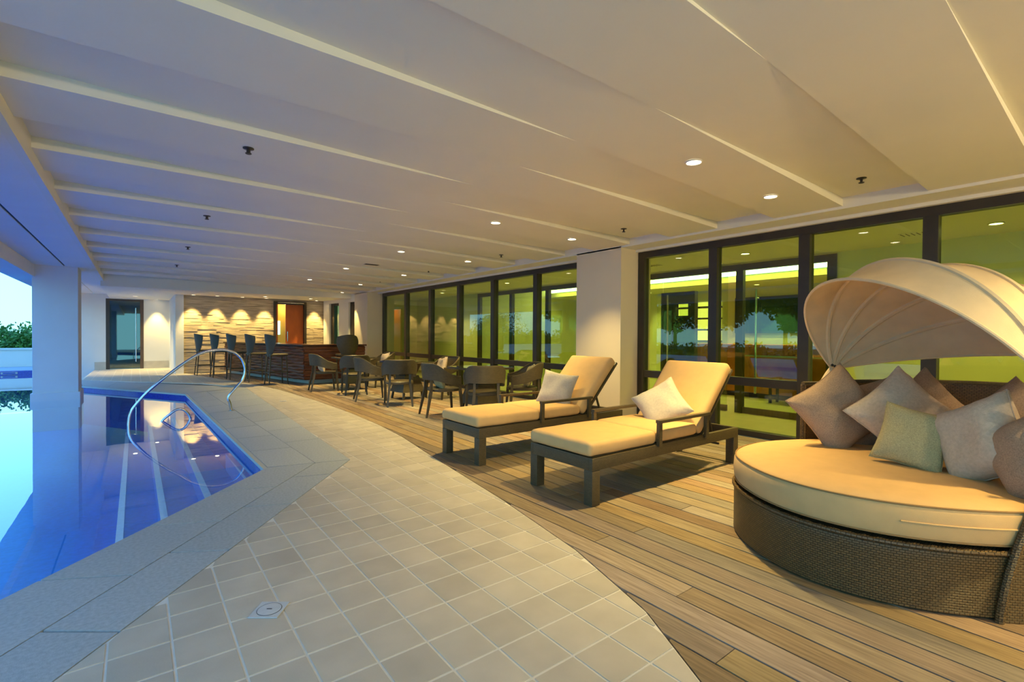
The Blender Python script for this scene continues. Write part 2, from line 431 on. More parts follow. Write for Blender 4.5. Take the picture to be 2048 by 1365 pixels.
# bright bevelled nosing of the far pool edge + blue waterline band
no = MB(); no.prism([(.99, 5.06), (.86, 12.2), (-1.0, 15.41), (-1.03, 15.36), (.82, 12.17), (.95, 5.02)][::-1], -.035, -.004)
no.build('edge_nosing', M['kick'], cp)
bd = MB(); bd.prism([(-5.0, -2.0), (.99, 5.06), (.86, 12.2), (-1.0, 15.41), (-1.1, 22.0), (-1.13, 22.0), (-1.02, 15.38), (.835, 12.18), (.965, 5.06), (-5.02, -1.95)][::-1], -.9, -.036)
bd.build('waterline_band', M['poolband'], cp)
# pool basin
pool = sempty('pool')
pb = MB(); pb.box(-9.2, 1.2, -3.2, 22.1, -1.5, -1.35); pb.box(-9.4, -9.1, -3.2, 22.1, -1.5, -.02); pb.box(-9.2, 1.2, -3.4, -3.2, -1.5, -.05)
pb.build('pool_basin', M['pool'], pool)
ph = [(-.172, -.95), (.208, -.70), (.585, -.50), (.925, -.30)]
xs = [-9]+[p[0] for p in ph]
for k, (x, z) in enumerate(ph):
    x1 = ph[k+1][0] if k < 3 else 1.15
    def yl(xx): return 5.06-(0.99-xx)*1.18-.02
    y0a, y0b = max(-3, yl(x)), max(-3, yl(x1)) if x1 < .99 else 5.06
    yt = 13.8 if x < .2 else (12.9 if x < .5 else 12.3)
    st = MB().prism([(x, y0a), (x1, y0b), (x1, yt-.8), (x, yt)], -1.4, z-.002)
    st.build('pool_step', M['pool'], pool)
    w_ = .065
    MB().prism([(x, y0a+.02), (x+w_, y0a+.10), (x+w_, yt-.1), (x, yt)], z, z+.006).build('step_nosing', M['poolwhite'], pool)
wt = MB(); wt.bm.faces.new([wt.bm.verts.new((x, y, -.1)) for x, y in [(-9.1, -3.2), (-5.0, -3.2), (-5.0, -2.0), (.98, 5.06), (.85, 12.2), (-1.01, 15.41), (-1.1, 22.0), (-9.1, 22.0)]])
wo_ = wt.build('pool_water', M['water'], pool)
# far side: blue tiled weir with a depth plate, walkway, parapet
wr = struct('pool_weir', MB().box(-9.2, -1.1, 22.0, 22.4, -1.3, .02), M['poolband'])
MB().box(-3.36, -2.98, 21.985, 21.998, -.075, -.005).build('depth_plate', M['kick'], wr)
MB().box(-3.31, -3.03, 21.978, 21.984, -.06, -.02).build('plate_marking', M['text'], wr)
struct('walkway', MB().box(-14, -1.1, 22.4, 25.2, -.4, 0), M['coping'])
struct('parapet', MB().box(-14, -1.0, 25.2, 25.4, -.4, .62).box(-14, -1.0, 25.15, 25.45, .62, .68), M['white'])
struct('parapet.001', MB().box(-9.7, -9.4, -3.4, 22.4, -1.5, .30), M['white'])
struct('ground', MB().box(-70, -9.7, -40, 90, -.9, -.6).box(-9.7, 40, 25.45, 90, -.9, -.6), M['grass'])

# ================================================================= BUILDING SHELL
ceil = sempty('ceiling')
MB().box(-2.2, 6.4, -4, 22, 2.95, 3.2).build('ceiling_slab', M['ceiling'], ceil)
for k in range(-4, 12):
    for kind in (0, 1):
        y0 = (1.21+1.37*k) if kind == 0 else (1.895+1.37*k)
        y1 = y0+(.685)
        if kind == 0: y0, y1 = 1.21+1.37*k, 1.895+1.37*k
        if y0 < -3.9 or y1 > 16.4: continue
        zl, zr = (2.715, 2.715) if kind == 0 else (2.805, 2.628)
        m_ = MB(); v = [m_.bm.verts.new(p) for p in ((-.7, y0, zl), (5.78, y0, zr), (5.78, y1, zr), (-.7, y1, zl), (-.7, y0, 2.95), (5.78, y0, 2.95), (5.78, y1, 2.95), (-.7, y1, 2.95))]
        for f in ((3, 2, 1, 0), (4, 5, 6, 7), (0, 1, 5, 4), (1, 2, 6, 5), (2, 3, 7, 6), (3, 0, 4, 7)): m_.bm.faces.new([v[i] for i in f])
        m_.build('ceiling_panel', M['ceiling'], ceil)
tr = struct('trim_1', MB().prism([(-.70, -3.9), (-.70, 16.28), (-.64, 16.28), (-.64, -3.9)][::-1], 2.60, 2.95)
            , M['ceiling'])
tr.data.transform(Matrix.Identity(4))
so = MB(); so.box(-1.1, -.70, -3.9, 22, 2.60, 2.95); so.box(-1.56, -1.13, -3.9, 22, 2.60, 2.95); so.box(-1.13, -1.1, -3.9, 22, 2.62, 2.95)
struct('trim_2', so, M['white'])
struct('trim_3', MB().box(-1.95, -1.56, -3.9, 22, 2.36, 3.2), M['white'])
MB_ = MB().box(-1.13, -1.10, -3.9, 13.2, 2.612, 2.622); struct('trim_4', MB_, M['joint'])
# lower soffit over the bar and door recess
struct('trim_5', MB().box(-.70, 5.9, 16.28, 22.2, 2.47, 2.95), M['ceiling'])
struct('trim_6', MB().box(5.78, 6.5, -4, 18.6, 2.60, 2.95), M['white'])
struct('trim_7', MB().box(6.12, 6.3, -1.0, 15.0, 2.565, 2.60), M['white'])
# pillars by the pool
for nme, y in (('pillar', 13.3), ('pillar.001', 4.1), ('pillar.002', 22.6)):
    pw = .75
    p = struct(nme, MB().box(-1.60, -.92, y, y+pw, -.1 if y < 20 else -.4, 2.62, .008), M['pillar'])
    MB().box(-1.63, -.89, y-.03, y+pw+.03, -.7, .06, .01).build('plinth', M['pillar'], p)
# window wall columns
struct('column', MB().box(5.78, 6.5, 4.79, 5.72, -.05, 2.62), M['tan'])
struct('column.001', MB().box(5.78, 6.5, 14.9, 16.04, -.05, 2.62), M['tan'])
struct('wall_back', MB().box(1.2, 6.5, -3.4, -3.2, -.2, 2.95), M['white'])
struct('wall_right', MB().box(6.2, 6.45, -4.0, -1.0, -.05, 2.6), M['white'])
# slanted pier wall with two slot windows next to the bar
a, b = Vector((5.45, 18.3)), Vector((5.80, 16.0)); dv = (b-a); nl = Vector((dv.y, -dv.x)).normalized()
if nl.x < 0: nl = -nl
def seg(t0, t1, z0, z1, d0=0, d1=.35):
    p, q = a+dv*t0, a+dv*t1
    return [(p+nl*d0)[:], (q+nl*d0)[:], (q+nl*d1)[:], (p+nl*d1)[:]], z0, z1
sw = MB()
for t0, t1 in ((0, .20), (.50, .80)): sw.prism(*seg(t0, t1, -.05, 2.62))
for t0, t1 in ((.20, .50), (.80, 1.0)): sw.prism(*seg(t0, t1, 2.36, 2.62)); sw.prism(*seg(t0, t1, -.05, .25))
struct('wall_slanted', sw, M['white'])
for nme, t0, t1 in (('window_3', .20, .50), ('window_4', .80, 1.0)):
    w = sempty(nme); fr = MB()
    for u0_, u1_ in ((t0, t0+.10), (t1-.02, t1)): fr.prism(*seg(u0_, u1_, .25, 2.36, .06, .2))
    fr.prism(*seg(t0, t1, 2.28, 2.36, .06, .2)); fr.build('window_frame', M['frame'], w)
    MB().prism(*seg(t0+.10, t1-.02, .25, 2.28, .12, .13)).build('pane', M['pane'], w)
# far wall with ledgestone
wf = struct('wall_far', MB().box(1.2, 3.78, 18.36, 18.6, -.2, 2.6).box(4.86, 6.4, 18.36, 18.6, -.2, 2.6).box(3.78, 4.86, 18.36, 18.6, 2.40, 2.6), M['stone'])
ls = MB(); z = -.02
while z < 2.47:
    h = random.uniform(.034, .062); x = 1.2
    while x < 5.44:
        w = random.uniform(.18, .55); x1 = min(x+w, 5.45)
        if not (x1 > 3.78 and x < 4.86 and z < 2.40):
            d = random.uniform(.005, .022); ls.box(x, x1-.003, 18.36-d, 18.37, z, min(z+h-.003, 2.47))
        elif x < 3.78 and 3.78-x > .05:
            d = random.uniform(.005, .022); ls.box(x, 3.78, 18.36-d, 18.37, z, z+h-.003)
        elif x1 > 4.86 and x1-4.86 > .05:
            d = random.uniform(.005, .022); ls.box(4.86, x1-.003, 18.36-d, 18.37, z, z+h-.003)
        x = x1
    z += h
ls.build('ledgestones', M['stone'], wf, kind='stuff')
struct('wall_end', MB().box(.985, 1.20, 18.28, 22.0, -.05, 2.6), M['white'])
struct('wall_recess', MB().box(-1.6, -.80, 21.8, 22.0, -.3, 2.6).box(.24, .985, 21.8, 22.0, -.05, 2.6).box(-.80, .24, 21.8, 22.0, 2.45, 2.6), M['white'])
struct('baseboard_recess', MB().box(.25, .97, 21.785, 21.80, 0, .26).box(-1.1, -.80, 21.785, 21.80, 0, .26), M['tile'])
# glass door in the recess
d1 = sempty('door_1')
MB().box(-.80, -.70, 21.80, 21.9, 0, 2.45).box(-.70, .14, 21.80, 21.9, 2.38, 2.45).build('door_frame', M['frame'], d1)
MB().box(.14, .24, 21.79, 21.9, 0, 2.45).build('door_post', M['darkwood'], d1)
MB().box(-.70, .14, 21.84, 21.855, .02, 2.38).build('door_pane', M['doorglass'], d1)
MB().tube([(.02, 21.74, .25), (.02, 21.74, 2.15)], .018).tube([(.02, 21.74, .4), (.02, 21.84, .4)], .01).tube([(.02, 21.74, 2.0), (.02, 21.84, 2.0)], .01).build('pull_handle', M['steel'], d1, True)
MB().box(-.70, .14, 22.3, 22.35, .33, .37).build('inner_rail', M['frame'], d1)
struct('wall_lobby', MB().box(-1.5, 1.3, 24, 24.1, -.05, 2.6).box(-1.6, 1.3, 22.0, 24.0, -.1, 0).box(-1.6, 1.3, 22, 24, 2.5, 2.6).box(.99, 1.2, 22, 24, 0, 2.5), M['white'])
# orange door in the stone wall
d2 = sempty('door_2')
MB().box(3.78, 3.86, 18.3, 18.5, 0, 2.40).box(4.78, 4.86, 18.3, 18.5, 0, 2.40).box(3.86, 4.78, 18.3, 18.5, 2.30, 2.40).build('door_frame', M['frame'], d2)
MB().box(4.20, 4.78, 18.46, 18.50, 0, 2.30, .004).build('door_leaf', M['orange'], d2)
MB().box(3.86, 3.93, 18.40, 19.3, 0, 2.30).build('door_reveal', M['orange'], d2)
MB().box(3.93, 4.78, 19.3, 19.35, 0, 2.4).build('inner_panel', M['amber'], d2)
MB().box(3.97, 4.19, 19.26, 19.295, 1.24, 1.74).build('vision_pane', M['cyan'], d2)
MB().box(3.90, 4.76, 18.27, 18.30, 2.34, 2.37).build('closer_bar', M['steel'], d2)
MB().tube([(4.25, 18.41, 1.0), (4.25, 18.41, 1.35)], .012).tube([(4.25, 18.41, 1.05), (4.25, 18.47, 1.05)], .008).tube([(4.25, 18.41, 1.3), (4.25, 18.47, 1.3)], .008).build('pull_handle', M['steel'], d2, True)

# ================================================================= WINDOW WALLS
def window_wall(nme, y0, y1, mull, zt=2.565, x=6.2):
    w = sempty(nme)
    f = MB(); f.box(x-.02, x+.10, y0, y1, 2.47, zt); f.box(x-.02, x+.10, y0, y1, 0, .07)
    f.box(x-.02, x+.10, y0, y0+.10, .07, 2.47); f.box(x-.02, x+.10, y1-.11, y1, .07, 2.47)
    f.build('window_frame', M['frame'], w)
    es = [y0+.10]+[v for m0 in mull for v in (m0-.06, m0+.06)]+[y1-.11]
    for m0 in mull: MB().box(x-.03, x+.10, m0-.06, m0+.06, .07, 2.47, .004).build('mullion', M['frame'], w)
    for i in range(0, len(es), 2):
        p, q = es[i], es[i+1]
        MB().box(x-.01, x+.08, p, q, .64, .745, .003).build('mid_rail', M['frame'], w)
        for z0, z1 in ((.07, .64), (.745, 2.47)):
            MB().box(x+.03, x+.036, p, q, z0, z1).build('pane', M['pane'], w)
    return w
window_wall('window_1', -1.0, 4.78, [.12, 1.27, 2.41, 3.545])
window_wall('window_2', 5.72, 14.68, [7.24, 8.68, 10.10, 11.54, 13.02])

ol = bpy.data.lights.new('back_room_fill', 'POINT'); ol.energy = 9; ol.color = (1, .75, .4); ol.shadow_soft_size = .08  # added lamp without a fixture, brightens the orange door from inside
oo = bpy.data.objects.new('back_room_fill', ol); COL.objects.link(oo); oo.location = (4.35, 18.9, 2.2)
# ---- rooms behind the glass
struct('floor.001', MB().box(6.28, 13, -1.4, 16.2, -.2, -.005), M['intfloor'])
struct('ceiling.001', MB().box(6.3, 8.0, -1.4, 16.2, 2.5, 2.6), M['white'])
struct('wall_corridor', MB().box(8.0, 8.12, -1.4, 2.68, 0, 2.5).box(8.0, 8.12, 11.95, 16.2, 0, 2.5), M['yellow_wall'])
struct('wall_corridor_end', MB().box(6.3, 13, -1.5, -1.4, 0, 2.9).box(6.3, 8.0, 15.9, 16.0, 0, 2.5), M['yellow_wall'])
struct('ceiling.002', MB().box(8.0, 10.7, 2.6, 15.9, 2.80, 2.9), M['darkwood'])
struct('ceiling.003', MB().box(10.7, 13, 2.6, 15.9, 2.5, 2.6).box(10.66, 10.7, 2.6, 15.9, 2.5, 2.62), M['yellow_wall'])
struct('wall_room', MB().box(12.2, 12.3, 2.6, 15.9, 0, 2.9).box(8.12, 12.3, 2.6, 2.68, 0, 2.9).box(8.12, 12.3, 11.95, 12.05, 0, 2.9).box(8.0, 8.12, 2.6, 11.95, 2.5, 2.9), M['yellow_wall'])
MBc = MB().box(10.72, 10.80, 2.7, 11.9, 2.66, 2.74); t = MBc.build('cove_light', M['cove']); t['label'] = 'long glowing cove strip along the dark ceiling behind the glass'; t['category'] = 'light strip'
# inner glazed screen
w5 = sempty('window_5')
MB().box(7.97, 8.06, 2.68, 11.95, 2.38, 2.48).box(7.97, 8.06, 2.68, 2.80, 0, 2.38).box(7.97, 8.06, 11.83, 11.95, 0, 2.38).build('window_frame', M['frame'], w5)
for y in (4.10, 7.45, 8.9, 10.35): MB().box(7.97, 8.06, y-.06, y+.06, 0, 2.38).build('mullion', M['frame'], w5)
for p, q in ((7.51, 8.84), (8.96, 10.29), (10.41, 11.83), (5.62, 7.39)): MB().box(8.01, 8.018, p, q, 0.05, 2.38).build('pane', M['clear'], w5)
for nme, p, q, hy in (('door_3', 2.80, 4.04, 3.80), ('door_4', 4.32, 5.60, 5.45)):
    d = sempty(nme)
    MB().box(8.01, 8.022, p, q, .10, 2.36).build('door_pane', M['clear'], d)
    MB().box(7.99, 8.04, p, q, 0.0, .10).build('bottom_rail', M['darkwood'], d)
    MB().tube([(7.93, hy, .35), (7.93, hy, 2.05)], .018).tube([(7.93, hy, .6), (8.01, hy, .6)], .01).tube([(7.93, hy, 1.9), (8.01, hy, 1.9)], .01).build('pull_handle', M['steel'], d, True)
# reception counter, screen, shelves, partition
t = thing('reception_counter', 'long orange wooden counter seen through the glass doors', 'counter')
MB().box(10.2, 10.8, 2.9, 6.9, .10, 1.06).build('counter_front', M['counter'], t)
MB().box(10.12, 10.85, 2.85, 6.95, 1.06, 1.11, .005).build('counter_top', M['counter'], t)
MB().box(10.26, 10.8, 2.95, 6.85, 0, .10).build('toe_kick', M['dark'], t)
MB().box(10.17, 10.2, 3.2, 5.2, .86, .89).build('inlay_strip', M['kick'], t)
t = thing('wall_screen', 'large dark flat screen on the wall above the orange counter', 'screen')
MB().box(12.13, 12.2, 4.65, 6.35, 1.36, 2.26, .01).build('screen_frame', M['frame'], t)
MB().box(12.12, 12.13, 4.70, 6.30, 1.41, 2.21).build('display', M['screen'], t)
t = thing('lit_shelf_unit', 'glowing yellow niche with dark shelves beside the wall screen', 'shelf')
MB().box(12.17, 12.2, 6.75, 8.1, 1.15, 2.2).build('back_panel', M['niche'], t)
for z in (1.15, 1.45, 1.75, 2.05): MB().box(11.9, 12.17, 6.7, 8.15, z-.02, z+.02).build('shelf', M['darkwood'], t)
t = thing('timber_partition', 'tall dark timber partition with a small opening behind the glass', 'partition')
MB().box(9.0, 9.12, 5.55, 5.70, 0, 2.2).box(9.0, 9.12, 6.0, 6.35, 0, 2.2).box(9.0, 9.12, 5.70, 6.0, 1.95, 2.2).box(9.0, 9.12, 5.70, 6.0, 0, 1.7).build('panel', M['darkwood'], t)
MB().box(9.14, 9.15, 5.70, 6.0, 1.70, 1.95).build('back_glass', M['clear'], t)
t = thing('corridor_bench', 'low dark bench against the inner room wall', 'bench')
MB().box(9.6, 10.0, 3.1, 4.4, .36, .42, .01).build('bench_seat', M['darkwood'], t)
for x, y in ((9.64, 3.15), (9.94, 3.15), (9.64, 4.33), (9.94, 4.33)): MB().box(x-.02, x+.02, y-.02, y+.02, 0, .36).build('leg', M['frame'], t)
t = thing('display_cabinet', 'dark low cabinet inside the far end of the glazed room', 'cabinet')
MB().box(10.0, 10.5, 8.2, 9.6, .04, .9, .01).build('cabinet_body', M['darkwood'], t)
for k in range(3): MB().box(9.985, 10.0, 8.24+k*.45, 8.65+k*.45, .1, .86).build('door', M['counter'], t)

# ================================================================= LAMPS AND SPRINKLERS
def lamp_mesh(r):
    m_ = MB(); m_.tube([(r*1.0*math.cos(2*PI*k/20), r*math.sin(2*PI*k/20), -.002) for k in range(20)], .007, 6, closed=True); return m_
rim_me = lamp_mesh(.062).mesh('lamp_rim', True); rim_me.materials.append(M['rim'])
len_me = MB().lathe([(.055, -.001), (.055, .006)], 20).mesh('lens'); len_me.materials.append(M['lamp'])
def panel_z(x, y):
    ph_ = (y-1.21) % 1.37
    return 2.715 if ph_ < .685 else 2.805+(x+.7)/6.48*(2.628-2.805)
def downlight(x, y, z, label, power, size=90, blend=1.0, name='downlight', **k):
    t = thing(name, label, 'ceiling light', (x, y, z-.004), 0, k.get('group'))
    link('lamp_rim', rim_me, t); link('lens', len_me, t)
    if power:
        spot('lamp_beam', t, (0, 0, -.03), power, size, blend, aim=k.get('aim', (0, 0, -1)))
    return t
ROWN = {2.23: 'nearest the camera', 4.97: 'second from the camera', 7.71: 'third from the camera', 10.45: 'fourth from the camera', 13.19: 'fifth from the camera'}
for y, nm in ROWN.items():
    for x, side in ((3.58, 'in the row nearer the pool'), (4.92, 'in the row nearer the windows')):
        downlight(x, y, panel_z(x, y), f'round recessed ceiling light {side}, {nm}', SPOT_W, aim=(-.2, .03, -1) if x < 4 else (0, 0, -1))
for y in (-.51, -2.9):
    for x in (3.58, 4.92):
        downlight(x, y, panel_z(x, y), f'recessed ceiling light outside the picture, {"above" if y > -1 else "behind"} the camera, {"pool" if x < 4 else "window"} side', SPOT_W)
SP = MB().lathe([(.040, 0), (.040, -.006), (.018, -.010), (.010, -.014), (.010, -.032), (.006, -.034), (.006, -.042), (.020, -.043), (.020, -.046)], 14)
sp_me = SP.mesh('plate', True); sp_me.materials.append(M['frame'])
sp2 = MB().lathe([(.024, -.040), (.024, -.043)], 8); sp2.bar((.012, 0, -.014), (.012, 0, -.042), .004, .004).bar((-.012, 0, -.014), (-.012, 0, -.042), .004, .004)
sp2_me = sp2.mesh('deflector'); sp2_me.materials.append(M['alu'])
ordn = ['nearest the camera', 'second from the camera', 'third from the camera', 'fourth from the camera', 'fifth from the camera']
for x, ys, nm in ((.70, (4.27, 7.04, 9.78, 12.5), 'over the pool side'), (5.2, (1.56, 4.27, 7.04, 9.78, 12.5), 'near the window wall')):
    for i, y in enumerate(ys):
        t = thing('fire_sprinkler', f'dark ceiling sprinkler {nm}, {ordn[i]}', 'sprinkler', (x, y, panel_z(x, y)))
        link('plate', sp_me, t); link('deflector', sp2_me, t)
for i, x in enumerate((1.8, 3.5, 5.2)):  # unseen fill lamps, added to warm the ceiling risers and front faces
    t = thing('fill_floodlight', f'added warm fill lamp behind the camera, {["pool side", "middle", "window side"][i]} one', 'fill light', (x, -3.2, 2.25))
    MB().box(-.12, .12, .02, .10, -.07, .07, .01).build('housing', M['frame'], t); MB().box(-.10, .10, .101, .104, -.05, .05).build('lens', M['lamp'], t)
    spot('lamp_beam', t, (0, .13, 0), FILL_W, 150, 1.0, col=(1, .77, .40), rad=.10, aim=(0, 1, -.12))
def vent(x, y, z, w, d_, label):
    t = thing('ceiling_vent', label, 'vent', (x, y, z))
    MB().box(-w, w, -d_, d_, -.008, 0, .002).build('frame', M['rim'], t)
    for k in range(5):
        yy = -d_+.02+(2*d_-.04)*k/4
        MB().box(-w+.015, w-.015, yy-.004, yy+.004, -.012, -.008).build('slat', M['frame'], t)
vent(3.85, 9.70, panel_z(3.85, 9.70), .16, .08, 'small slatted ceiling vent between the fourth pair of ceiling lights')
vent(7.09, 5.15, 2.5, .10, .12, 'small ceiling vent in the corridor behind the first window pane by the column')
vent(7.25, 1.65, 2.5, .10, .12, 'small ceiling vent in the corridor above the daybed canopy')
# lights over the bar, stone wash and door recess
for x, y, nm in ((3.3, 17.2, 'left'), (4.7, 17.2, 'right')):
    downlight(x, y, 2.47, f'small recessed ceiling light above the bar, {nm} one of two', 150)
for i, x in enumerate((1.43, 2.07, 2.78, 3.50, 5.13)):
    downlight(x, 18.03, 2.47, f'recessed light washing the stone wall, {["first", "second", "third", "fourth", "fifth"][i]} from the left', 150, 56, .7, 'wall_washer', aim=(0, .22, -1))
downlight(.62, 21.55, 2.47, 'recessed light washing the wall right of the far glass door', 150, 60, .6, 'wall_washer')
downlight(.0, 20.0, 2.47, 'recessed light in the middle of the door recess ceiling', 190)
downlight(5.35, 15.95, panel_z(5.35, 15.95), 'recessed light washing the column beside the bar', 110, 50, .5, 'wall_washer', aim=(.25, 0, -1))
for x, y, nm in ((7.1, 3.57, 'opposite the second lounger'), (7.25, .95, 'behind the daybed canopy'), (6.9, 9.1, 'behind the dining tables'), (7.1, 12.5, 'at the far end of the corridor'), (7.1, 6.3, 'behind the column')):
    downlight(x, y, 2.5, f'recessed corridor light behind the windows, {nm}', 60, 120, .8)
for x, y, nm in ((9.9, 6.1, 'left'), (9.9, 4.1, 'right'), (9.6, 9.5, 'far')):
    downlight(x, y, 2.8, f'recessed light in the dark timber ceiling, {nm} one', 60, 120, .8)
al = bpy.data.lights.new('cove_beam', 'AREA'); al.energy = 60; al.color = (1, .82, .4); al.shape = 'RECTANGLE'; al.size = .2; al.size_y = 8.5
ao = bpy.data.objects.new('cove_beam', al); COL.objects.link(ao); ao.location = (10.4, 7.2, 2.7); ao.rotation_euler = (0, 0, 0)
for x, y, nm in ((11.5, 5.5, 'over the wall screen'), (11.5, 8.5, 'over the lit shelves')):
    downlight(x, y, 2.5, f'recessed light {nm}', 50, 120, .8)

# ================================================================= LOUNGERS
def cushion_mesh(x0, x1, y0, y1, z0, z1, r=.035, puff=.012):
    m_ = MB(); nx = max(4, int((x1-x0)/.08)); ny = max(4, int((y1-y0)/.08))
    m_.box(x0, x1, y0, y1, z0, z1)
    bmesh.ops.bevel(m_.bm, geom=list(m_.bm.edges), offset=r, segments=4, profile=.5, affect='EDGES')
    for ax, a_, b_, n_ in ((0, x0, x1, nx), (1, y0, y1, ny)):
        for k in range(1, n_):
            no_ = Vector((1, 0, 0)) if ax == 0 else Vector((0, 1, 0)); c_ = no_*(a_+(b_-a_)*k/n_)
            bmesh.ops.bisect_plane(m_.bm, geom=list(m_.bm.verts)+list(m_.bm.edges)+list(m_.bm.faces), plane_co=c_, plane_no=no_)
    cx, cy, cz = (x0+x1)/2, (y0+y1)/2, (z0+z1)/2
    for v in m_.bm.verts:
        u, w = (v.co.x-cx)/(x1-x0)*2, (v.co.y-cy)/(y1-y0)*2
        k = (1-min(1, abs(u))**4)*(1-min(1, abs(w))**4)
        if v.co.z > cz: v.co.z += puff*k
        v.co += Vector((0, 0, 1))*(noise.noise(v.co*6)*.004)
    return m_
def make_lounger():
    t = thing('sun_lounger', '', 'sun lounger')
    Wd = .71; Ln = 2.13; hy = Wd/2
    fr = MB()
    for s in (-1, 1): fr.box(0, Ln, s*hy-(.035 if s > 0 else 0), s*hy+(.035 if s < 0 else 0), .265, .36, .006)
    fr.box(0, .035, -hy+.035, hy-.035, .265, .36, .004); fr.box(Ln-.035, Ln, -hy+.035, hy-.035, .265, .36, .004)
    fr.build('frame', M['wickerdark'], t, True)
    for x in (0, Ln-.085):
        for s in (-1, 1):
            y0 = s*hy if s < 0 else s*hy-.085
            MB().box(x, x+.085, y0, y0+.085, 0, .265, .005).build('leg', M['wickerdark'], t, True)
    MB().box(.03, 1.52, -hy+.035, hy-.035, .325, .365).build('seat_panel', M['wickerdark'], t)
    c = cushion_mesh(-.02, .79, -hy+.005, hy-.005, .368, .475); c.build('foot_cushion', M['cushion'], t, True)
    c = cushion_mesh(.795, 1.40, -hy+.005, hy-.005, .368, .475); c.build('seat_cushion', M['cushion'], t, True)
    # back: hinge at x=1.45, rises to (1.92,.93)
    H = Vector((1.45, 0, .40)); ang = math.atan2(.56, .53)
    R_ = Matrix.Translation(H) @ Matrix.Rotation(-ang, 4, 'Y')
    m_ = MB(); m_.box(-.02, .80, -hy+.02, hy-.02, -.075, -.045, .004, )
    bmesh.ops.transform(m_.bm, matrix=R_, verts=m_.bm.verts); m_.build('back_frame', M['wickerdark'], t, True)
    m_ = cushion_mesh(-.03, .79, -hy+.005, hy-.005, -.04, .075, .04); bmesh.ops.transform(m_.bm, matrix=R_, verts=m_.bm.verts)
    m_.build('back_cushion', M['cushion'], t, True)
    # prop strut
    m_ = MB()
    for s in (-1, 1): m_.bar((1.78, s*.2, .62), (1.95, s*.2, .20), .02, .02)
    m_.bar((1.95, -.25, .20), (1.95, .25, .20), .02, .02); m_.build('back_prop', M['alu'], t)
    for s in (-1, 1):
        y = s*(hy+.012)
        a_ = MB(); a_.bar((.80, y, .35), (.80, y, .545), .04, .03).bar((1.52, y, .33), (1.52, y, .545), .04, .03)
        a_.bar((.78, y, .555), (1.56, y, .555), .045, .025)
        a_.build('armrest', M['wickerdark'], t)
    return t
l1 = make_lounger(); l1.location = (2.665, 2.815, 0)
l1['label'] = 'tan cushioned sun lounger with dark wicker frame nearest the daybed'
l2 = dup(l1, (2.625, 4.25, 0), 0, 'tan cushioned sun lounger with dark wicker frame beside the dining tables, farther one')

# ================================================================= SCATTER CUSHIONS
def pillow_mesh(w, h, t, seed=0, pinch=.10, n=22, wr=.012):
    m_ = MB()
    def pt(u, v, s):
        x = w/2*u*(1-pinch*math.cos(PI/2*v)*abs(u)); y = h/2*v*(1-pinch*math.cos(PI/2*u)*abs(v))
        e_ = max(0, (1-abs(u)**3.4))*max(0, (1-abs(v)**3.4)); z = s*t/2*e_**.5
        p = Vector((x, y, z)); q = Vector((x*7+seed*3.1, y*7, seed*1.7+s))
        d = noise.noise(q)*wr*2*(e_**.3)+noise.noise(q*3)*wr*.6*(e_**.3)
        # creases running in from the corners
        cr_ = (abs(u)*abs(v))**2
        d += math.sin((u*s+v)*14+seed)*wr*.8*cr_*(1 if e_ > 0 else 0)
        p.z += s*d if e_ > 0 else 0
        return p
    V = {}
    for s in (1, -1):
        for i in range(n+1):
            for j in range(n+1):
                u, v = math.sin(PI/2*(2*i/n-1)), math.sin(PI/2*(2*j/n-1))
                edge = i in (0, n) or j in (0, n)
                key = (i, j, 0 if edge else s)
                if key not in V: V[key] = m_.bm.verts.new(pt(u, v, s))
    def g(i, j, s): return V[(i, j, 0 if (i in (0, n) or j in (0, n)) else s)]
    for s in (1, -1):
        for i in range(n):
            for j in range(n):
                f = [g(i, j, s), g(i+1, j, s), g(i+1, j+1, s), g(i, j+1, s)]
                m_.bm.faces.new(f if s > 0 else f[::-1])
    return m_
def pillow(label, m, loc, face, spin, w=.45, h=.45, t=.16, seed=0, group=None, **k):
    # face: direction the cushion face looks; spin: rotation about it (deg)
    me = pillow_mesh(w, h, t, seed, **k)
    o = me.build('throw_pillow', m, None, True, label=label, category='pillow')
    # seam piping round the edge as a part
    z_ = Vector(face).normalized(); x_ = Vector((0, 0, 1)).cross(z_).normalized(); y_ = z_.cross(x_)
    R_ = Matrix((x_, y_, z_)).transposed().to_4x4() @ Matrix.Rotation(math.radians(spin), 4, 'Z')
    o.matrix_world = Matrix.Translation(loc) @ R_
    pts = []
    N_ = 12; pinch = k.get('pinch', .10)
    for a_, b_, f in ((-1, -1, 0), (1, -1, 1), (1, 1, 2), (-1, 1, 3)):
        for q in range(N_):
            s_ = -1+2*q/N_
            u, v = ((s_, -1), (1, s_), (-s_, 1), (-1, -s_))[f]
            pts.append((w/2*u*(1-pinch*math.cos(PI/2*v)*abs(u)), h/2*v*(1-pinch*math.cos(PI/2*u)*abs(v)), 0))
    p = MB().tube(pts, .0035, 5, closed=True).build('piping', m, o, True)
    return o
# on the loungers
pillow('pale grey cushion leaning on the back of the lounger nearest the daybed', M['greyp'], (3.99, 2.80, .615), (-.80, -.25, .55), 38, .44, .44, .15, 1)
pillow('pale cream cushion with a ruffled edge on the farther lounger', M['greyp'], (3.97, 4.24, .63), (-.80, -.45, .40), -9, .43, .43, .18, 2)

